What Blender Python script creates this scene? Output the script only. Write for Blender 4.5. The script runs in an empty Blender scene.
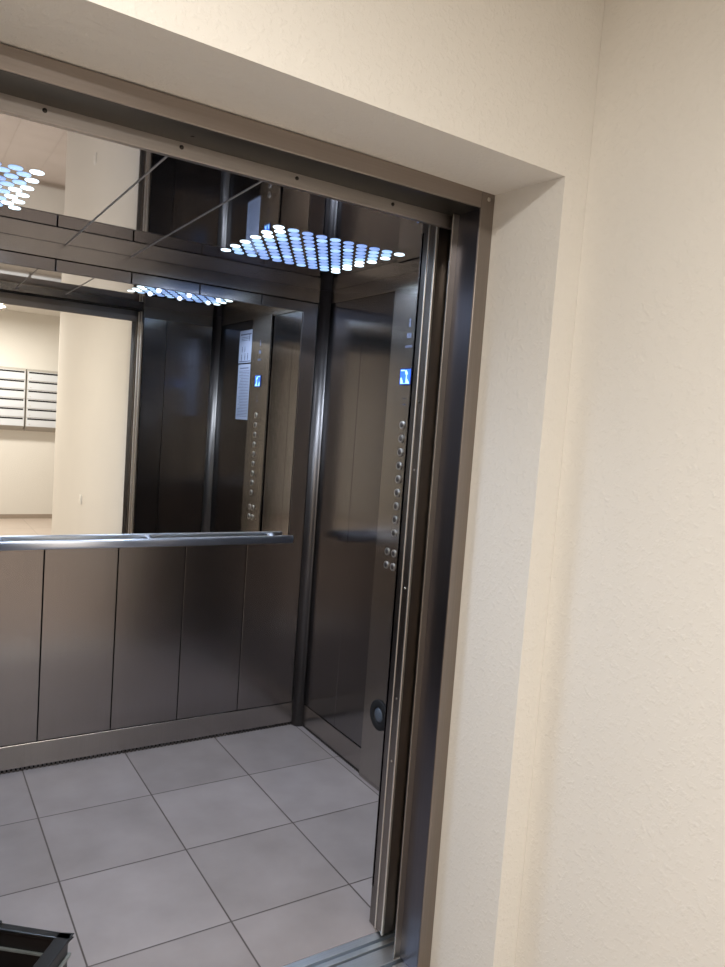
import bpy, math, random
from mathutils import Matrix, Vector
random.seed(4)
S = bpy.context.scene
COL = S.collection
PI = math.pi

# ------------------------------------------------------------------ materials
def mat(name):
    m = bpy.data.materials.new(name); m.use_nodes = True
    nt = m.node_tree
    return m, nt, nt.nodes['Principled BSDF']

def N(nt, t, **kw):
    n = nt.nodes.new(t)
    for k, v in kw.items():
        if k.startswith('i_'): n.inputs[int(k[2:])].default_value = v
        else: setattr(n, k, v)
    return n

def L(nt, a, b): nt.links.new(a, b)

def simple(name, col, rough=.5, metal=0, noise=.06, scale=30, bump=0, emit=None, es=0):
    m, nt, b = mat(name)
    b.inputs['Roughness'].default_value = rough
    b.inputs['Metallic'].default_value = metal
    tc = N(nt, 'ShaderNodeTexCoord'); nz = N(nt, 'ShaderNodeTexNoise'); nz.inputs['Scale'].default_value = scale
    L(nt, tc.outputs['Object'], nz.inputs['Vector'])
    mx = N(nt, 'ShaderNodeMixRGB'); mx.inputs[1].default_value = (*[c * (1 - noise) for c in col], 1); mx.inputs[2].default_value = (*[min(1, c * (1 + noise)) for c in col], 1)
    L(nt, nz.outputs['Fac'], mx.inputs[0]); L(nt, mx.outputs[0], b.inputs['Base Color'])
    if bump:
        bp = N(nt, 'ShaderNodeBump'); bp.inputs['Strength'].default_value = bump; bp.inputs['Distance'].default_value = .002
        L(nt, nz.outputs['Fac'], bp.inputs['Height']); L(nt, bp.outputs[0], b.inputs['Normal'])
    if emit:
        b.inputs['Emission Color'].default_value = (*emit, 1); b.inputs['Emission Strength'].default_value = es
    return m

def plaster(name, col, strength=.35):
    m, nt, b = mat(name)
    b.inputs['Roughness'].default_value = .75
    b.inputs['Specular IOR Level'].default_value = .25
    tc = N(nt, 'ShaderNodeTexCoord')
    n1 = N(nt, 'ShaderNodeTexNoise'); n1.inputs['Scale'].default_value = 85; n1.inputs['Detail'].default_value = 3
    n2 = N(nt, 'ShaderNodeTexNoise'); n2.inputs['Scale'].default_value = 28; n2.inputs['Detail'].default_value = 2
    n3 = N(nt, 'ShaderNodeTexNoise'); n3.inputs['Scale'].default_value = 1.3
    for n in (n1, n2, n3): L(nt, tc.outputs['Object'], n.inputs['Vector'])
    r = N(nt, 'ShaderNodeMapRange'); r.inputs['From Min'].default_value = .5; r.inputs['From Max'].default_value = .7
    L(nt, n1.outputs['Fac'], r.inputs['Value'])
    ad = N(nt, 'ShaderNodeMath', operation='ADD'); L(nt, r.outputs[0], ad.inputs[0]); L(nt, n2.outputs['Fac'], ad.inputs[1])
    bp = N(nt, 'ShaderNodeBump'); bp.inputs['Strength'].default_value = strength; bp.inputs['Distance'].default_value = .0022
    L(nt, ad.outputs[0], bp.inputs['Height']); L(nt, bp.outputs[0], b.inputs['Normal'])
    mx = N(nt, 'ShaderNodeMixRGB'); mx.inputs[1].default_value = (*[c * .96 for c in col], 1); mx.inputs[2].default_value = (*[min(1, c * 1.04) for c in col], 1)
    L(nt, n3.outputs['Fac'], mx.inputs[0]); L(nt, mx.outputs[0], b.inputs['Base Color'])
    return m

def brushed(name, col, rough=.3, aniso=.75, grain=(260, 260, 3), bump=.08, vertical=True):
    """brushed stainless: reflections smear across the grain"""
    m, nt, b = mat(name)
    b.inputs['Metallic'].default_value = 1
    b.inputs['Anisotropic'].default_value = aniso
    geo = N(nt, 'ShaderNodeNewGeometry')
    cr = N(nt, 'ShaderNodeVectorMath', operation='CROSS_PRODUCT')
    L(nt, geo.outputs['Normal'], cr.inputs[0]); cr.inputs[1].default_value = (0, 0, 1) if vertical else (1, 0, 0)
    L(nt, cr.outputs[0], b.inputs['Tangent'])
    tc = N(nt, 'ShaderNodeTexCoord'); mp = N(nt, 'ShaderNodeMapping'); mp.inputs['Scale'].default_value = grain
    nz = N(nt, 'ShaderNodeTexNoise'); nz.inputs['Scale'].default_value = 1; nz.inputs['Detail'].default_value = 3
    L(nt, tc.outputs['Object'], mp.inputs[0]); L(nt, mp.outputs[0], nz.inputs['Vector'])
    big = N(nt, 'ShaderNodeTexNoise'); big.inputs['Scale'].default_value = 2.5; L(nt, tc.outputs['Object'], big.inputs['Vector'])
    rr = N(nt, 'ShaderNodeMapRange'); rr.inputs['To Min'].default_value = rough * .85; rr.inputs['To Max'].default_value = rough * 1.15
    L(nt, big.outputs['Fac'], rr.inputs['Value']); L(nt, rr.outputs[0], b.inputs['Roughness'])
    mx = N(nt, 'ShaderNodeMixRGB'); mx.inputs[1].default_value = (*[c * .9 for c in col], 1); mx.inputs[2].default_value = (*[min(1, c * 1.1) for c in col], 1)
    L(nt, nz.outputs['Fac'], mx.inputs[0]); L(nt, mx.outputs[0], b.inputs['Base Color'])
    bp = N(nt, 'ShaderNodeBump'); bp.inputs['Strength'].default_value = bump; bp.inputs['Distance'].default_value = .0004
    L(nt, nz.outputs['Fac'], bp.inputs['Height']); L(nt, bp.outputs[0], b.inputs['Normal'])
    return m

def tiles(name, col1, col2, grout, t, x0, y0, gw=.004, rough=.35):
    m, nt, b = mat(name)
    geo = N(nt, 'ShaderNodeNewGeometry'); sp = N(nt, 'ShaderNodeSeparateXYZ'); L(nt, geo.outputs['Position'], sp.inputs[0])
    ds = []
    cells = []
    for k, o in ((0, x0), (1, y0)):
        a = N(nt, 'ShaderNodeMath', operation='SUBTRACT'); L(nt, sp.outputs[k], a.inputs[0]); a.inputs[1].default_value = o - 50 * t
        d = N(nt, 'ShaderNodeMath', operation='DIVIDE'); L(nt, a.outputs[0], d.inputs[0]); d.inputs[1].default_value = t
        f = N(nt, 'ShaderNodeMath', operation='FRACT'); L(nt, d.outputs[0], f.inputs[0])
        c = N(nt, 'ShaderNodeMath', operation='FLOOR'); L(nt, d.outputs[0], c.inputs[0]); cells.append(c)
        s = N(nt, 'ShaderNodeMath', operation='SUBTRACT'); L(nt, f.outputs[0], s.inputs[0]); s.inputs[1].default_value = .5
        ab = N(nt, 'ShaderNodeMath', operation='ABSOLUTE'); L(nt, s.outputs[0], ab.inputs[0]); ds.append(ab)
    mxm = N(nt, 'ShaderNodeMath', operation='MAXIMUM'); L(nt, ds[0].outputs[0], mxm.inputs[0]); L(nt, ds[1].outputs[0], mxm.inputs[1])
    mr = N(nt, 'ShaderNodeMapRange'); mr.inputs['From Min'].default_value = .5 - gw / t * .75; mr.inputs['From Max'].default_value = .5 - gw / t * .35
    L(nt, mxm.outputs[0], mr.inputs['Value'])
    nz = N(nt, 'ShaderNodeTexNoise'); nz.inputs['Scale'].default_value = 5; nz.inputs['Detail'].default_value = 5
    L(nt, geo.outputs['Position'], nz.inputs['Vector'])
    cb = N(nt, 'ShaderNodeCombineXYZ'); L(nt, cells[0].outputs[0], cb.inputs[0]); L(nt, cells[1].outputs[0], cb.inputs[1])
    wn = N(nt, 'ShaderNodeTexWhiteNoise', noise_dimensions='3D'); L(nt, cb.outputs[0], wn.inputs['Vector'])
    sc = N(nt, 'ShaderNodeMath', operation='MULTIPLY_ADD'); L(nt, wn.outputs['Value'], sc.inputs[0]); sc.inputs[1].default_value = .35
    L(nt, nz.outputs['Fac'], sc.inputs[2])
    rg = N(nt, 'ShaderNodeMapRange'); rg.inputs['From Min'].default_value = .35; rg.inputs['From Max'].default_value = 1.0; L(nt, sc.outputs[0], rg.inputs['Value'])
    mx = N(nt, 'ShaderNodeMixRGB'); mx.inputs[1].default_value = (*col1, 1); mx.inputs[2].default_value = (*col2, 1); L(nt, rg.outputs[0], mx.inputs[0])
    m2 = N(nt, 'ShaderNodeMixRGB'); L(nt, mr.outputs[0], m2.inputs[0]); L(nt, mx.outputs[0], m2.inputs[1]); m2.inputs[2].default_value = (*grout, 1)
    L(nt, m2.outputs[0], b.inputs['Base Color'])
    b.inputs['Roughness'].default_value = rough
    iv = N(nt, 'ShaderNodeMath', operation='SUBTRACT'); iv.inputs[0].default_value = 1; L(nt, mr.outputs[0], iv.inputs[1])
    bp = N(nt, 'ShaderNodeBump'); bp.inputs['Strength'].default_value = .5; bp.inputs['Distance'].default_value = .001
    L(nt, iv.outputs[0], bp.inputs['Height']); L(nt, bp.outputs[0], b.inputs['Normal'])
    return m

M = {}
M['plaster'] = plaster('cream_plaster', (.735, .712, .668))
M['plaster_pier'] = plaster('cream_plaster_pier', (.76, .70, .58))
M['lobby_ceiling'] = plaster('white_ceiling', (.72, .70, .66), .1)
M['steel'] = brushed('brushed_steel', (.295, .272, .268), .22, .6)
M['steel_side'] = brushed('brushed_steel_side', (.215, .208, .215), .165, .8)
M['steel_light'] = brushed('brushed_steel_light', (.37, .345, .33), .24)
M['steel_frame'] = brushed('brushed_steel_frame', (.30, .265, .24), .3, .6)
M['steel_frame_h'] = brushed('brushed_steel_frame_header', (.34, .295, .265), .3, .5, (3, 260, 260), .08, False)
M['steel_dark'] = brushed('dark_steel', (.17, .16, .155), .36)
M['lip'] = brushed('lip_steel', (.36, .33, .30), .34, .5)
M['seam'] = simple('satin_seam', (.34, .32, .31), .6)
M['edge_glint'] = simple('edge_highlight_metal', (.85, .80, .74), .42, 1)  # pale metal for strips added as edge highlights
M['lip_h'] = brushed('header_lip_steel', (.40, .36, .335), .4, .4, (3, 260, 260), .05, False)
M['jamb'] = brushed('jamb_steel', (.24, .22, .21), .3, .6)
M['panel'] = brushed('brushed_control_panel', (.40, .375, .35), .25, .75, (260, 260, 3), .03)
M['reveal'] = brushed('reveal_dark_reflection', (.15, .145, .165), .34, .6)  # frame steel darkened: dark cab reflection put into the colour
M['reveal_h'] = brushed('soffit_dark_reflection', (.10, .097, .088), .42, .4, (3, 260, 260), .05, False)  # dark reflection under the header painted as darker steel
M['post'] = brushed('polished_corner_steel', (.16, .145, .135), .42, .1)
M['ceiling'] = simple('mirror_steel_ceiling', (.42, .42, .46), .03, 1, .02, 4)
M['mirror'] = simple('mirror_glass', (.90, .885, .84), .004, 1, .005, 4)
M['rail'] = brushed('polished_rail', (.80, .83, .90), .38, .3, (3, 260, 260), .03, False)
M['alu'] = brushed('sill_aluminium', (.72, .76, .80), .4, .6, (3, 260, 260), .1, False)
M['black'] = simple('black_gap', (.006, .006, .007), .9)
M['rubber'] = simple('black_rubber', (.006, .006, .007), .75)
M['grille'] = simple('grey_plastic', (.09, .11, .14), .45)
M['plastic'] = simple('black_plastic', (.010, .011, .012), .3, 0, .3, 18, .25)
M['plastic_edge'] = simple('pale_plastic_edge', (.20, .22, .22), .33, 0, .3, 40)  # paler grey than the crate body, for the ribs
M['brown'] = simple('brown_cloth', (.16, .07, .04), .8, 0, .4, 25, .4)
M['paper'] = simple('white_paper', (.24, .27, .36), .7, 0, .03, 8)
M['ink'] = simple('grey_ink', (.09, .10, .14), .8)
for n_ in M['ink'].node_tree.nodes:
    if n_.type == 'BSDF_PRINCIPLED': n_.inputs['Specular IOR Level'].default_value = 0
M['screw'] = simple('screw_metal', (.55, .52, .48), .3, 1)
M['screw_dark'] = simple('dark_screw_metal', (.05, .045, .04), .4, 1)
M['white'] = simple('white_plastic', (.80, .79, .75), .4)
M['mail'] = simple('light_grey_paint', (.60, .63, .68), .45, 0, .04, 6)
M['mail_under'] = simple('beige_paint', (.40, .38, .35), .5)
M['tile_cab'] = tiles('cab_tiles', (.262, .228, .215), (.37, .325, .315), (.085, .066, .058), .4172, -1.2811, -.4049, .0045, .36)
M['tile_lobby'] = tiles('lobby_tiles', (.50, .42, .36), (.58, .50, .44), (.30, .25, .21), .4172, -1.2811 + .1, -2.2, .005, .3)
M['skirt'] = simple('lobby_skirting', (.33, .27, .22), .5)
M['screen'] = simple('blue_screen', (.02, .08, .4), .3, 0, .1, 60, 0, (.03, .14, .9), 1.0)
M['screen_glow'] = simple('cyan_screen_sign', (.4, .7, .9), .3, 0, .02, 60, 0, (.35, .78, 1.0), .9)
M['bezel'] = simple('navy_bezel', (.01, .012, .05), .3)
LED = []
for i, s in enumerate((2.6, 1.1, .82)):
    LED.append(simple('led_lens_%s' % ('bright', 'medium', 'soft')[i], (.8, .9, 1), .3, 0, .01, 5, 0, ((.72, .90, 1.0), (.34, .60, 1.0), (.22, .42, 1.0))[i], s))
M['lamp'] = simple('opal_lamp', (.9, .88, .8), .4, 0, .01, 5, 0, (1, .93, .80), 9)

# ------------------------------------------------------------------ mesh builder
class MB:
    def __init__(s): s.v = []; s.f = []; s.mi = []; s.sm = []
    def add(s, vs, fs, mi=0, smooth=False):
        o = len(s.v); s.v += [tuple(v) for v in vs]
        for f in fs: s.f.append(tuple(i + o for i in f)); s.mi.append(mi); s.sm.append(smooth)
        return s
    def box(s, x0, x1, y0, y1, z0, z1, mi=0):
        x0, x1 = sorted((x0, x1)); y0, y1 = sorted((y0, y1)); z0, z1 = sorted((z0, z1))
        vs = [(x0, y0, z0), (x1, y0, z0), (x1, y1, z0), (x0, y1, z0), (x0, y0, z1), (x1, y0, z1), (x1, y1, z1), (x0, y1, z1)]
        return s.add(vs, [(0, 3, 2, 1), (4, 5, 6, 7), (0, 1, 5, 4), (1, 2, 6, 5), (2, 3, 7, 6), (3, 0, 4, 7)], mi)
    def lathe(s, c, axis, prof, n=24, mi=0, smooth=True):
        """prof: list of (radius, height along axis)"""
        ax = Vector(axis).normalized(); u = ax.orthogonal().normalized(); w = ax.cross(u); c = Vector(c)
        vs = []
        for r, h in prof:
            for k in range(n):
                a = 2 * PI * k / n
                vs.append(c + ax * h + (u * math.cos(a) + w * math.sin(a)) * r)
        fs = []
        for j in range(len(prof) - 1):
            for k in range(n):
                k2 = (k + 1) % n
                fs.append((j * n + k, j * n + k2, (j + 1) * n + k2, (j + 1) * n + k))
        s.add(vs, fs, mi, smooth)
        s.add(vs[:n], [tuple(range(n - 1, -1, -1))], mi); s.add(vs[-n:], [tuple(range(n))], mi)
        return s
    def prism(s, pts, axis, a, b, mi=0, smooth=False):
        """2-D outline extruded along an axis ('x','y','z'); outline in the other two axes"""
        def P(u, v, t): return {'x': (t, u, v), 'y': (u, t, v), 'z': (u, v, t)}[axis]
        n = len(pts)
        vs = [P(u, v, a) for u, v in pts] + [P(u, v, b) for u, v in pts]
        s.add(vs, [tuple(range(n - 1, -1, -1)), tuple(range(n, 2 * n))], mi)
        s.add(vs, [(k, (k + 1) % n, (k + 1) % n + n, k + n) for k in range(n)], mi, smooth)
        return s
    def build(s, name, mats, parent=None, loc=None, bevel=0, seg=2):
        me = bpy.data.meshes.new(name); me.from_pydata(s.v, [], s.f)
        for m in (mats if isinstance(mats, (list, tuple)) else [mats]): me.materials.append(m)
        for p, i, sm in zip(me.polygons, s.mi, s.sm): p.material_index = i; p.use_smooth = sm
        import bmesh
        bm = bmesh.new(); bm.from_mesh(me); bmesh.ops.remove_doubles(bm, verts=bm.verts, dist=1e-6); bmesh.ops.recalc_face_normals(bm, faces=bm.faces); bm.to_mesh(me); bm.free()
        o = bpy.data.objects.new(name, me); COL.objects.link(o)
        if loc: o.location = loc
        if parent: o.parent = parent
        if bevel:
            b = o.modifiers.new('bevel', 'BEVEL'); b.width = bevel; b.segments = seg; b.limit_method = 'ANGLE'
        return o

def tag(o, label=None, cat=None, group=None, kind=None):
    if label: o['label'] = label
    if cat: o['category'] = cat
    if group: o['group'] = group
    if kind: o['kind'] = kind
    return o

def empty(name, loc, label=None, cat=None, group=None):
    o = bpy.data.objects.new(name, None); COL.objects.link(o); o.location = loc; o.empty_display_size = .05
    return tag(o, label, cat, group)

def copy_tree(o, parent=None):
    c = o.copy(); COL.objects.link(c)
    if parent: c.parent = parent
    for ch in list(o.children): copy_tree(ch, c)
    return c

def st(o): o['kind'] = 'structure'; return o

# ------------------------------------------------------------------ dimensions
W = 2.136          # cab inner width (X -W..0)
D = 1.424           # cab inner depth (Y -D..0)
H = 2.15           # cab inner height
XL, XR = -1.69, -.49   # door opening
JX = -.0445; PW = .2964  # corner post edge, panel pitch
WY = -1.92         # lobby wall plane
LX = -.37          # lobby right wall plane
LH = 2.64          # lobby ceiling

# ------------------------------------------------------------------ CAB SHELL
fl = MB().box(-W - .03, .03, -1.474, .03, -.05, 0)
st(fl.build('floor', M['tile_cab']))

# back wall: dark backing with steel panels in front, separated by thin joints
wb = MB().box(-W - .03, .03, .012, .05, 0, H)
wall_back = st(wb.build('wall_back', M['black']))
pn = MB()
xs = [JX - PW * k for k in range(8)]
for k in range(7):
    x1 = xs[k] - .0022; x0 = xs[k + 1] + .0022
    pn.box(x0, x1, 0, .012, .118, .952)
    pn.box(x0, x1, 0, .012, 2.040, 2.086)
pn.box(-.125, xs[0] - .0022, 0, .012, .952, 2.040)
pn.box(xs[7] + .0022, -W + .125, 0, .012, .952, 2.040)
pn.build('steel_panel', M['steel'], wall_back, bevel=.0012)

# side walls
def side_wall(name, x, s):
    """x: inner plane; s: outward direction"""
    w = st(MB().box(x + s * .012, x + s * .05, -D - .02, .012, 0, H).build(name, M['black']))
    p = MB()
    ys = [0 - .045, -.345, -.592]
    if s < 0: ys = [-.045, -.345, -.645, -.945, -D + .04]
    else: ys = [-.045, -.345, -.588, -.86, -D + .04]
    for a, b in zip(ys[:-1], ys[1:]):
        if s > 0 and b == -.86: continue
        p.box(x, x + s * .012, b + .0006, a - .0006, .118, 2.088)
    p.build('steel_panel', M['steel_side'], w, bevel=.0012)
    return w
side_wall('wall_right', 0, 1)
side_wall('wall_left', -W, -1)

# front wall of the cab: returns either side of the door, steel panels inside
wf = MB()
wf.box(XR + .012, .0495, -D - .034, -D - .012, 0, H + .02)
wf.box(-W - .0495, XL - .012, -D - .034, -D - .012, 0, H + .02)
wf.box(XL - .012, XR + .012, -D - .042, -D - .012, 2.128, H + .02)
wall_front = st(wf.build('wall_front', M['steel_dark']))
p = MB()
for a, b in ((XR + .003, -.3415), (-.338, -.045)):
    p.box(a, b, -D - .012, -D, .118, 2.082)
    p.box(-W - a, -W - b, -D - .012, -D, .118, 2.082)
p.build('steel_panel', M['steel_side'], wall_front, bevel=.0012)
for x0, x1 in ((XR + .003, XR + .012), (XL - .012, XL)):
    MB().box(x0, x1, -D - .036, -D, 0, 2.128).build('door_jamb', M['jamb'], wall_front, bevel=.0025)
MB().box(XR - .0015, XR + .004, -D - .041, -D - .0355, 0, 2.12).build('edge_highlight', M['edge_glint'], wall_front, bevel=.0018, seg=3)  # bright strip added to draw the jamb's edge highlight
# lift-front header above the opening, inside
MB().box(XL, XR, -D - .012, -D, 2.128, H).build('header_plate', M['steel_side'], wall_front)

# kick plates (baseboards), slotted underneath
def kick(name, x0, x1, y0, y1, along):
    k = MB().box(x0, x1, y0, y1, .016, .116)
    o = st(k.build(name, M['steel_light'], bevel=.002))
    t = MB()
    n = int((max(abs(x1 - x0), abs(y1 - y0))) / .017)
    for i in range(n):
        if along == 'x': c = x0 + (i + .3) * (x1 - x0) / n; t.box(c, c + .008, y0 + .004, y1, .0, .016)
        else: c = y0 + (i + .3) * (y1 - y0) / n; t.box(x0 + (.004 if x0 < x1 else -.004), x1, c, c + .008, .0, .016)
    t.build('vent_teeth', M['steel_dark'], o)
    return o
kick('baseboard_back', -W + .043, -.043, -.005, .012, 'x')
kick('baseboard_right', -.005, .012, -D + .001, -.043, 'y')
kick('baseboard_left', -W - .012, -W + .005, -D + .001, -.043, 'y')
def fkick(x0, x1):
    return st(MB().box(x0, x1, -D - .011, -D + .011, .0, .116).build('baseboard_front', M['steel_light'], bevel=.002))
fkick(XR + .013, -.012); fkick(-W + .012, XL - .013)

# corner posts: rounded columns in each corner
for (cx, cy) in ((0, 0), (-W, 0), (0, -D), (-W, -D)):
    sx = -1 if cx == 0 else 1; sy = -1 if cy == 0 else 1
    r = .040; pts = [(cx, cy), (cx + sx * .043, cy), (cx + sx * .043, cy + sy * .006)]
    for k in range(9):
        a = k / 8 * PI / 2
        pts.append((cx + sx * (.008 + .032 * math.cos(a)), cy + sy * (.008 + .032 * math.sin(a))))
    pts += [(cx + sx * .006, cy + sy * .043), (cx, cy + sy * .043)]
    st(MB().prism(pts, 'z', 0, H - .001, 0, True).build('trim_1', M['post']))

# top band under the ceiling
tb = MB()
tb.box(-W + .043, -.043, -.004, .012, 2.090, H)
tb.box(-.004, .012, -D, -.043, 2.090, H)
tb.box(-W - .012, -W + .004, -D, -.043, 2.090, H)
st(tb.build('trim_2', M['steel_light'], bevel=.0012))

# ceiling: three mirror-steel boards, light strips in the seams
S1, S2 = -1.1965, -.9395
cl = MB()
for a, b in ((-W - .03, S1 - .0025), (S1 + .0025, S2 - .0025), (S2 + .0025, .03)):
    cl.box(a, b, -D - .01, .03, H, H + .02)
ceiling = st(cl.build('ceiling', M['ceiling']))
for s_ in (S1, S2):
    MB().box(s_ - .0025, s_ + .0025, -D - .01, .0, H - .0015, H + .015).build('seam_strip', M['seam'], ceiling)

# ------------------------------------------------------------------ LED ceiling lights
NX, NY = 10, 11
def led_panel(x0, label):
    t = empty('ceiling_light', (x0 + .2425, -.680, H), label, 'ceiling light', 'square grids of round lights in the elevator ceiling')
    rim0 = None
    me = {}
    for j in range(NY):
        n = NX - (j % 2)
        for i in range(n):
            x = -.2425 + .485 * (i + .5 * (j % 2)) / (NX - 1); y = -.232 + .464 * j / (NY - 1)
            e = min(x + .2425, .2425 - x)
            lev = 0 if e < .01 or (e < .04 and (x < 0) == (y < 0)) else (1 if e < .07 or (i + j) % 4 == 0 else 2)
            if lev not in me:
                o = MB().lathe((0, 0, 0), (0, 0, -1), [(.0190, -.004), (.0190, .0008), (.0178, .0022), (.010, .0034), (.001, .0038)], 20).build('lens', LED[lev], t)
                me[lev] = o.data
            else:
                o = bpy.data.objects.new('lens', me[lev]); COL.objects.link(o); o.parent = t
            o.location = (x, y, 0)
    for i in range(3):
        for j in range(3):
            ld = bpy.data.lights.new('led_spot', 'SPOT'); ld.energy = 5.2; ld.specular_factor = .35; ld.color = (.66, .79, 1.0); ld.spot_size = math.radians(165); ld.spot_blend = .5; ld.shadow_soft_size = .012
            lo = bpy.data.objects.new('led_spot', ld); COL.objects.link(lo); lo.parent = t; lo.location = (-.162 + .162 * i, -.155 + .155 * j, -.012)
    return t
led_panel(-.700, 'grid of round blue-white LED lenses in the ceiling on the right side of the elevator')
led_panel(-W + .215, 'grid of round blue-white LED lenses in the ceiling over the left side of the elevator')

# ------------------------------------------------------------------ mirror and handrail
mir = empty('mirror', (-W / 2, 0, .96), 'wide frameless mirror on the back wall of the elevator above the handrail', 'mirror')
o = MB().box(-W / 2 + .13, W / 2 - .13, .0, .0105, -.006, 1.078).build('glass', M['mirror'], mir, loc=(0, 0, 0))
mt = MB()
mt.box(-W / 2 + .127, W / 2 - .127, .0, .0115, 1.0782, 1.0806); mt.box(W / 2 - .13, W / 2 - .127, .0, .0115, -.006, 1.078); mt.box(-W / 2 + .127, -W / 2 + .13, .0, .0115, -.006, 1.078)
mt.build('edge', M['steel_dark'], mir)

hr = empty('handrail', (-W / 2, -.06, .955), 'polished metal handrail running along the back wall below the mirror', 'handrail')
rail = MB()
pts = []
for k in range(24):
    a = 2 * PI * k / 24
    pts.append((.012 * math.copysign(abs(math.cos(a)) ** .7, math.cos(a)), .019 * math.copysign(abs(math.sin(a)) ** .7, math.sin(a))))
rail.prism(pts, 'x', -W / 2 + .135, W / 2 - .135, 0, True)
rail.build('rail', M['rail'], hr)
for x in (-.22, -.81, -1.40, -1.93):
    b = MB().lathe((x + W / 2, .058, .008), (0, -1, 0), [(.0165, 0), (.0165, .003), (.006, .006), (.006, .05)], 16)
    b.build('bracket', M['rail'], hr)

# ------------------------------------------------------------------ control panel (right wall)
CY0, CY1 = -.852, -.600; CX = -.013
cp = empty('control_panel', (0, -.727, 0), 'tall brushed steel elevator control panel with a round button column and blue display', 'control panel')
def cpb(mb, name, m, bevel=0, **k): return mb.build(name, m, cp, loc=(0, .727, 0), bevel=bevel)
cpb(MB().box(CX, -.001, CY0, CY1, .002, 2.098), 'face_plate', M['panel'], .0015)
dsp = cpb(MB().box(CX - .004, CX, -.767, -.687, 1.695, 1.765), 'display', M['bezel'], .001)
def onp(mb, name, m, parent, bevel=0):
    return mb.build(name, m, parent, bevel=bevel)
onp(MB().box(CX - .0048, CX - .004, -.762, -.692, 1.700, 1.760), 'screen', M['screen'], dsp)
# sign on the screen: slanted arrow-like numeral over a horizon
g = MB()
def quad(mb, pts, x, t=.0006, mi=0): return mb.prism(pts, 'x', x - t, x, mi)
quad(g, [(-.719, 1.704), (-.732, 1.704), (-.734, 1.735), (-.726, 1.745), (-.726, 1.755), (-.734, 1.756), (-.745, 1.742), (-.745, 1.738), (-.738, 1.741), (-.739, 1.724), (-.754, 1.708), (-.758, 1.702), (-.710, 1.702)][::1], CX - .0048)
quad(g, [(-.697, 1.702), (-.714, 1.702), (-.709, 1.716), (-.700, 1.728), (-.696, 1.722)], CX - .0048)
quad(g, [(-.696, 1.753), (-.722, 1.753), (-.722, 1.757), (-.696, 1.757)], CX - .0048)
onp(g, 'sign', M['screen_glow'], dsp)
# buttons
def button(y, z, r=.0165, parent=cp):
    b = MB().lathe((0, 0, 0), (-1, 0, 0), [(r, 0), (r, .004), (r * .92, .0052), (r * .70, .0052), (r * .68, .0035), (.001, .0035)], 20).build('button', M['screw'], parent)
    b.location = (CX, y + .727, z)
    c = MB().lathe((0, 0, 0), (-1, 0, 0), [(r * .62, .003), (r * .62, .0060), (r * .5, .0066), (.001, .0066)], 18).build('button_cap', M['steel_dark'], b)
    return b
b0 = button(-.728, 1.535)
def more(y, z, s=1):
    c = copy_tree(b0, cp); c.location = (CX, y + .727, z); c.scale = (1, s, s)
for k in range(1, 9): more(-.728, 1.535 - .0555 * k)
for y, z in ((-.690, 1.008), (-.738, 1.008), (-.690, .952), (-.738, .952)): more(y, z, .95)
# small printed marks above the display and under it
mk = MB()
X_ = CX - .0005
quad(mk, [(-.727 + dy, 1.930 + dz) for dy, dz in ((-.006, 0), (.006, 0), (.006, .018), (-.006, .018))], CX)
mk.lathe((CX, -.727, 1.957), (-1, 0, 0), [(.006, 0), (.006, .0006)], 12)
mk.box(X_, CX, -.741, -.729, 1.885, 1.905); mk.box(X_, CX, -.725, -.712, 1.885, 1.905)
for y in range(7): mk.box(X_, CX, -.752 + y * .007, -.748 + y * .007, 1.846, 1.856)
mk.box(X_, CX, -.742, -.716, 1.616, 1.620)
for k in range(6): mk.box(X_, CX, -.740 + .0045 * k, -.7375 + .0045 * k, 1.640, 1.644)
cpb(mk, 'printed_mark', M['ink'])
# round black ring low on the panel
rg = MB().lathe((0, 0, 0), (-1, 0, 0), [(.064, 0), (.064, .006), (.060, .009), (.036, .009), (.032, .006), (.031, 0.001)], 36).build('round_grille', M['rubber'], cp)
rg.location = (CX, 0.005, .318)
MB().lathe((0, 0, 0), (-1, 0, 0), [(.030, 0), (.030, .006), (.02, .010), (.001, .011)], 28).build('grille_centre', M['grille'], rg)

# notice sheets beside the control panel
def notice(z0, z1, y0, y1, label, pictos):
    t = empty('notice_sheet', (0, (y0 + y1) / 2, (z0 + z1) / 2), label, 'notice', 'paper notices taped to the elevator side wall')
    hw = (y1 - y0) / 2; hh = (z1 - z0) / 2
    MB().box(-.0022, .0004, -hw, hw, -hh, hh).build('sheet', M['paper'], t)
    g = MB(); rnd = random.Random(3)
    z = hh - .02
    def bar(a, b, z, h=.003): g.box(-.0028, -.0022, a, b, z - h, z)
    if pictos:
        for cy, cz, s in ((.055, .055, 1), (-.005, -.012, .8), (-.045, -.012, .8), (.04, -.055, 1), (.0, -.055, 1), (-.05, -.06, .9)):
            g.lathe((-.0022, cy, cz + .011 * s), (-1, 0, 0), [(.0055 * s, 0), (.0055 * s, .0006)], 10)
            g.box(-.0028, -.0022, cy - .006 * s, cy + .006 * s, cz - .014 * s, cz + .004 * s)
            g.box(-.0028, -.0022, cy - .006 * s, cy - .002 * s, cz - .026 * s, cz - .014 * s)
            g.box(-.0028, -.0022, cy + .002 * s, cy + .006 * s, cz - .026 * s, cz - .014 * s)
        bar(-hw + .015, hw - .015, hh - .02, .008)
        for k in range(3): bar(-hw + .03, hw - .05, hh - .04 - k * .009)
        bar(-hw + .01, hw - .01, -hh + .012, .006)
    else:
        bar(-hw + .03, hw - .03, z, .006); z -= .018
        while z > -hh + .02:
            y = hw - .014; ll = -hw + .012 + rnd.random() * .04
            while y > ll:
                w = .008 + rnd.random() * .018
                bar(max(y - w, ll), y, z); y -= w + .004
            z -= .009
    g.build('print', M['ink'], t)
notice(1.842, 2.035, -1.062, -.872, 'white safety sheet with small black pictograms, taped above the text sheet', True)
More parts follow.
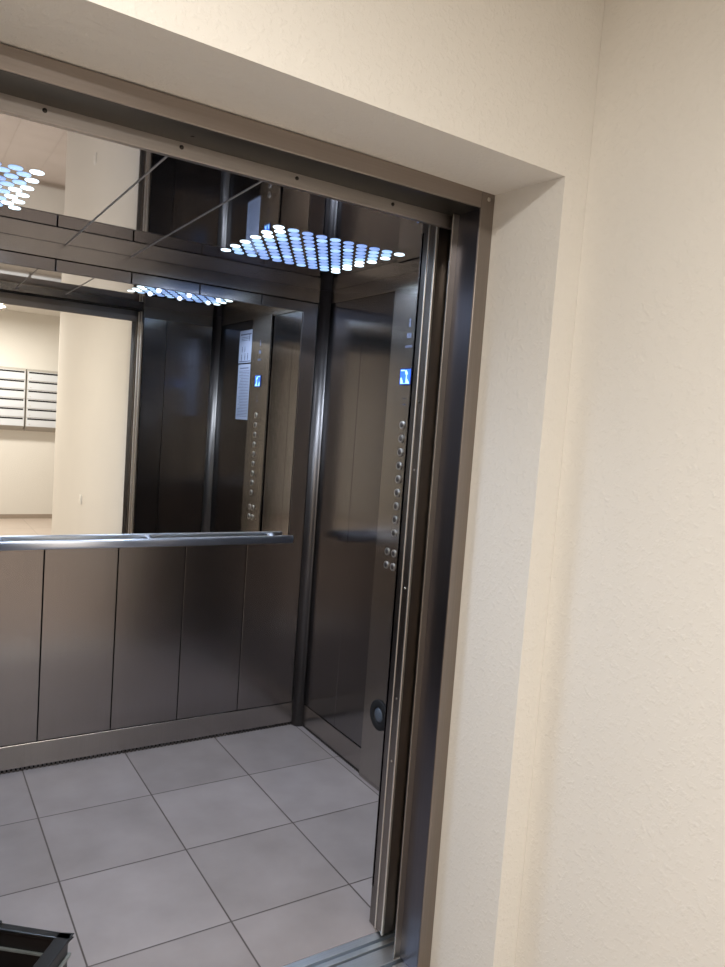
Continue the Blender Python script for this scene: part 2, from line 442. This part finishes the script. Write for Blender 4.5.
notice(1.505, 1.834, -1.058, -.872, 'white sheet of closely printed text lines taped below the pictogram sheet', False)

# ------------------------------------------------------------------ doors, sills, frame
def sliding(name, y0, y1, x_in):
    e = MB()
    e.box(x_in, .12, y0, y1, .010, 2.125)
    o = st(e.build(name, M['steel_frame'], bevel=.0035, seg=3))
    ed = MB()
    ed.box(x_in - .0045, x_in + .004, y0 - .002, y0 + .0045, .010, 2.120)
    ed.build('edge_highlight', M['edge_glint'], o, bevel=.0017, seg=3)  # pale strip stands in for the highlight along the door edge
    for z in (1.60, 1.405, 1.06, .73, .54):
        if name == 'door_1':
            MB().lathe((x_in, (y0 + y1) / 2 + .004, z), (-1, 0, 0), [(.0038, 0), (.0034, .0014), (.001, .0018)], 10).build('screw', M['screw'] if z < 1.5 else M['screw_dark'], o)
    return o
sliding('door_1', -1.506, -1.468, XR - .002)
sliding('door_2', -1.550, -1.516, XR + .04)
# left-hand stop edges
st(MB().box(XL - .10, XL - .002, -1.545, -1.458, .010, 2.125).build('door_3', M['steel_frame'], bevel=.003))

# sills with running grooves
def sill(name, y0, y1, grooves):
    t = MB(); edges = [y0]
    for g0, g1 in grooves: edges += [g0, g1]
    edges.append(y1)
    for a, b in zip(edges[::2], edges[1::2]): t.box(XL - .1, XR + .16, a, b, -.04, .0015)
    t.box(XL - .1, XR + .16, y0, y1, -.05, -.025)
    return st(t.build(name, M['alu'], bevel=.0012))
sill('trim_3', -1.534, -1.476, [(-1.516, -1.504)])
sill('trim_4', -1.672, -1.543, [(-1.614, -1.600)])
st(MB().box(XL - .1, XR + .16, -1.70, -1.44, -.30, -.052).build('trim_5', M['black']))
# little guide shoes at the foot of the doors
for y, x in ((-1.488, XR + .006), (-1.545, XR + .03)):
    pass

# landing door frame: face, reveal and inner lip
FX, FT = .044, .044   # face width
ZI = 2.100            # underside of header
FY0, FY1 = -1.680, -1.560
def frame_side(x_in, s, nm):
    f = MB()
    f.box(x_in, x_in + s * FX, FY0, FY1 - .002, 0, 2.1445)
    o = f.build(nm, M['steel_frame'], bevel=.002)
    return o
fr = st(frame_side(XR, 1, 'trim_6'))
lip = MB().box(XR - .022, XR + .02, -1.596, -1.592, 0, 2.098).build('inner_lip', M['lip'], fr, bevel=.0015)
fl_ = st(frame_side(XL, -1, 'trim_7'))
MB().box(XL - .02, XL + .022, -1.596, -1.592, 0, 2.098).build('inner_lip', M['lip'], fl_, bevel=.0015)
MB().box(XR - .0012, XR + .0, FY0 + .003, -1.596, .002, 2.0985).build('dark_reflection_plate', M['reveal'], fr)  # thin plate added to carry the painted dark reflection
MB().box(XL, XL + .0012, FY0 + .003, -1.596, .002, 2.0985).build('dark_reflection_plate', M['reveal'], fl_)
hd = st(MB().box(XL, XR, FY0, -1.562, ZI, 2.1445).build('trim_8', M['steel_frame_h'], bevel=.002))
MB().box(XL, XR, -1.572, -1.556, 2.066, 2.100).build('inner_lip', M['lip_h'], hd, bevel=.0015)
MB().box(XL, XR, FY0 + .003, -1.5725, ZI - .0012, ZI).build('dark_reflection_plate', M['reveal_h'], hd)  # added plate, colour darkened for the header's dark reflection
for x in (-1.517, -1.243, -.965, -.691):
    MB().lathe((x, -1.572, 2.088), (0, -1, 0), [(.0048, 0), (.0044, .002), (.001, .0026)], 10).build('screw', M['screw_dark'], hd)
MB().lathe((XR + .024, FY0, 2.126), (0, -1, 0), [(.0055, 0), (.005, .002), (.001, .0028)], 12).build('screw', M['screw'], hd)
MB().lathe((-1.236, -1.62, ZI), (0, 0, -1), [(.0045, 0), (.004, .002), (.001, .0026)], 12).build('screw', M['screw_dark'], hd)
# dark track housing above the doors, behind the lip
st(MB().box(XL - .1, XR + .16, -1.554, -1.456, 2.130, 2.30).build('trim_9', M['black']))

# ------------------------------------------------------------------ LOBBY SHELL
lw = MB()
lw.box(XR + FX, LX + .15, WY, -1.562, -.02, LH + .05)
lw.box(-4.6, XL - FX, WY, -1.562, -.02, LH + .05)
a, b = XL - FX, XR + FX
lw.add([(a, WY, 2.150), (b, WY, 2.132), (b, -1.562, 2.1455), (a, -1.562, 2.1455), (a, WY, LH + .05), (b, WY, LH + .05), (b, -1.562, LH + .05), (a, -1.562, LH + .05)],
       [(0, 3, 2, 1), (4, 5, 6, 7), (0, 1, 5, 4), (1, 2, 6, 5), (2, 3, 7, 6), (3, 0, 4, 7)])
st(lw.build('wall_lobby_front', M['plaster']))
st(MB().box(LX, LX + .15, -4.92, WY - .0005, -.02, LH + .05).build('wall_lobby_right', M['plaster']))
st(MB().box(LX + .15, 2.6, -4.92, -4.77, -.02, LH + .05).build('wall_lobby_niche', M['plaster']))
st(MB().box(2.6, 2.75, -7.35, -4.77, -.02, LH + .05).build('wall_lobby_end', M['plaster']))
st(MB().box(-4.6, 2.75, -7.35, -7.20, -.02, LH + .05).build('wall_lobby_back', M['plaster']))
st(MB().box(-4.75, -4.6, -7.35, -1.562, -.02, LH + .05).build('wall_lobby_left', M['plaster']))
lf = MB().box(-4.75, 2.75, -7.35, -1.673, -.06, 0)
st(lf.build('floor_lobby', M['tile_lobby']))
st(MB().box(-4.75, 2.75, -7.35, -1.56, LH, LH + .06).build('ceiling_lobby', M['lobby_ceiling']))
st(MB().box(-4.6, 2.6, -7.20, -7.188, 0, .055).build('baseboard_lobby_back', M['skirt']))
st(MB().box(LX - .011, LX, -4.90, WY - .02, 0, .055).build('baseboard_lobby_right', M['skirt']))

# mailboxes on the back wall of the lobby
def mailbox(x0, label):
    t = empty('mailbox_unit', (x0, -7.20, 1.20), label, 'mailboxes', 'wall mailbox units in the lobby')
    w = .42
    MB().prism([(0.0, -.06), (.0, .73), (.12, .73), (.15, .70), (.15, .0)], 'x', 0, w).build('cabinet', M['mail_under'], t)
    for k in range(6):
        z = .585 - k * .117
        d = MB().box(.008, w - .008, .15, .156, z + .004, z + .112).build('door', M['mail'], t, bevel=.0015)
        MB().box(.02, w - .02, .156, .1572, z + .088, z + .108).build('slot', M['rubber'], d)
        MB().lathe((.045, .156, z + .03), (0, 1, 0), [(.007, 0), (.007, .004), (.001, .005)], 12).build('lock', M['screw'], d)
    return t
# (cabinet depth points away from the wall, towards the elevator)
mailbox(-.368, 'grey six-door mailbox unit, right of the pair reflected in the mirror')
mailbox(-.802, 'grey six-door mailbox unit, left of the pair reflected in the mirror')

# wall switch on the right lobby wall
sw = empty('light_switch', (LX, -3.55, .70), 'small white wall switch on the cream lobby wall seen in the mirror', 'switch')
MB().box(-.010, 0, -.04, .04, -.04, .04).build('switch_plate', M['white'], sw, bevel=.004)
MB().box(-.0135, -.010, -.022, .022, -.026, .026).build('rocker', M['white'], sw, bevel=.002)

# round lobby ceiling lamps
def lamp(x, y, label, power):
    t = empty('ceiling_lamp', (x, y, LH), label, 'ceiling lamp')
    MB().lathe((0, 0, 0), (0, 0, -1), [(.17, 0), (.17, .02), (.155, .03)], 32).build('base', M['white'], t)
    MB().lathe((0, 0, 0), (0, 0, -1), [(.15, .028), (.145, .05), (.11, .075), (.05, .088), (.001, .09)], 32).build('shade', M['lamp'], t)
    ld = bpy.data.lights.new('lamp_light', 'AREA'); ld.shape = 'DISK'; ld.size = .28; ld.energy = power; ld.color = (1, .962, .90)
    lo = bpy.data.objects.new('lamp_light', ld); COL.objects.link(lo); lo.parent = t; lo.location = (0, 0, -.10)
    lo.visible_glossy = True
lamp(-1.95, -2.95, 'round opal ceiling lamp in the lobby nearest the elevator', 39)
lamp(-.9, -6.0, 'unseen round opal ceiling lamp added in the lobby to light the mailboxes', 60)  # added lamp, out of view, brightens the mailbox area
lamp(-3.4, -4.9, 'round opal ceiling lamp in the lobby corner away from the mailboxes', 26)

# ------------------------------------------------------------------ crate at the lower left
cr = empty('plastic_crate', (-1.357, -1.396, 0.002), 'open black plastic crate standing on the elevator threshold', 'crate')
cr.rotation_euler = (0, 0, math.radians(141.5))
# local +x along the far rim (away left), local +y along the near side
LXc, LYc, HC = .42, .30, .215
c = MB()
th = .006
c.box(.01, LXc - .01, .01, LYc - .01, 0, .008)
for (x0, x1, y0, y1) in ((.008, LXc - .008, .008, .008 + th), (.008, LXc - .008, LYc - .008 - th, LYc - .008), (.008, .008 + th, .008, LYc - .008), (LXc - .008 - th, LXc - .008, .008, LYc - .008)):
    c.box(x0, x1, y0, y1, 0, HC)
c.build('body', M['plastic'], cr, bevel=.002)
r = MB()
r.box(0, LXc, 0, .022, HC - .004, HC + .006); r.box(0, LXc, LYc - .022, LYc, HC - .004, HC + .006)
r.box(0, .036, 0, LYc, HC - .004, HC + .006); r.box(LXc - .022, LXc, 0, LYc, HC - .004, HC + .006)
r.build('rim', M['plastic'], cr, bevel=.003)
rb = MB()
for z in (.165, .105, .05):
    rb.box(.014, LXc - .014, .014, .021, z, z + .006); rb.box(.0145, .0205, .021, LYc - .014, z, z + .006)
    rb.box(.002, LXc - .002, .001, .008, z, z + .008); rb.box(.001, .008, .008, LYc - .002, z, z + .008)
rb.build('rib', M['plastic_edge'], cr, bevel=.001)
for (x, y) in ((.185, 0),):
    MB().box(x, x + .03, y, y + .03, HC + .004, HC + .014).build('stacking_lug', M['plastic'], cr, bevel=.003)
# cloth lying in the crate
cg = MB(); n = 14
vs = []; fs = []
for i in range(n):
    for j in range(n):
        u, v = i / (n - 1), j / (n - 1)
        e = min(u, 1 - u, v, 1 - v)
        vs.append((.03 + u * .32, .03 + v * .22, .02 + .07 * min(1, e * 5) + .012 * math.sin(9 * u + 5 * v) * min(1, e * 6)))
for i in range(n - 1):
    for j in range(n - 1): fs.append((i * n + j, (i + 1) * n + j, (i + 1) * n + j + 1, i * n + j + 1))
cg.add(vs, fs, 0, True)
cloth = cg.build('folded_cloth', M['brown'])
cloth.location = cr.location; cloth.rotation_euler = cr.rotation_euler
tag(cloth, 'brown cloth lying inside the open black crate', 'cloth')
so = cloth.modifiers.new('thick', 'SOLIDIFY'); so.thickness = .008; so.offset = -1

# ------------------------------------------------------------------ world, camera
w = bpy.data.worlds.new('world'); S.world = w; w.use_nodes = True
w.node_tree.nodes['Background'].inputs[0].default_value = (.02, .02, .022, 1); w.node_tree.nodes['Background'].inputs[1].default_value = .3

cam = bpy.data.cameras.new('camera'); co = bpy.data.objects.new('camera', cam); COL.objects.link(co)
Rm = [[0.844955, 0.534472, -0.019783], [-0.529897, 0.841593, 0.104549], [0.072527, -0.077856, 0.994323]]
m = Matrix(((Rm[0][0], Rm[0][2], -Rm[0][1], -1.74922), (Rm[1][0], Rm[1][2], -Rm[1][1], -3.19146), (Rm[2][0], Rm[2][2], -Rm[2][1], 1.52066), (0, 0, 0, 1)))
co.matrix_world = m
cam.sensor_fit = 'HORIZONTAL'; cam.sensor_width = 36; cam.lens = 738.57 * 36 / 725; cam.clip_start = .02
S.camera = co
S.view_settings.view_transform = 'Standard'; S.view_settings.look = 'None'; S.view_settings.exposure = 0
S.cycles.max_bounces = 14; S.cycles.glossy_bounces = 10; S.cycles.diffuse_bounces = 6
S.cycles.sample_clamp_indirect = 6
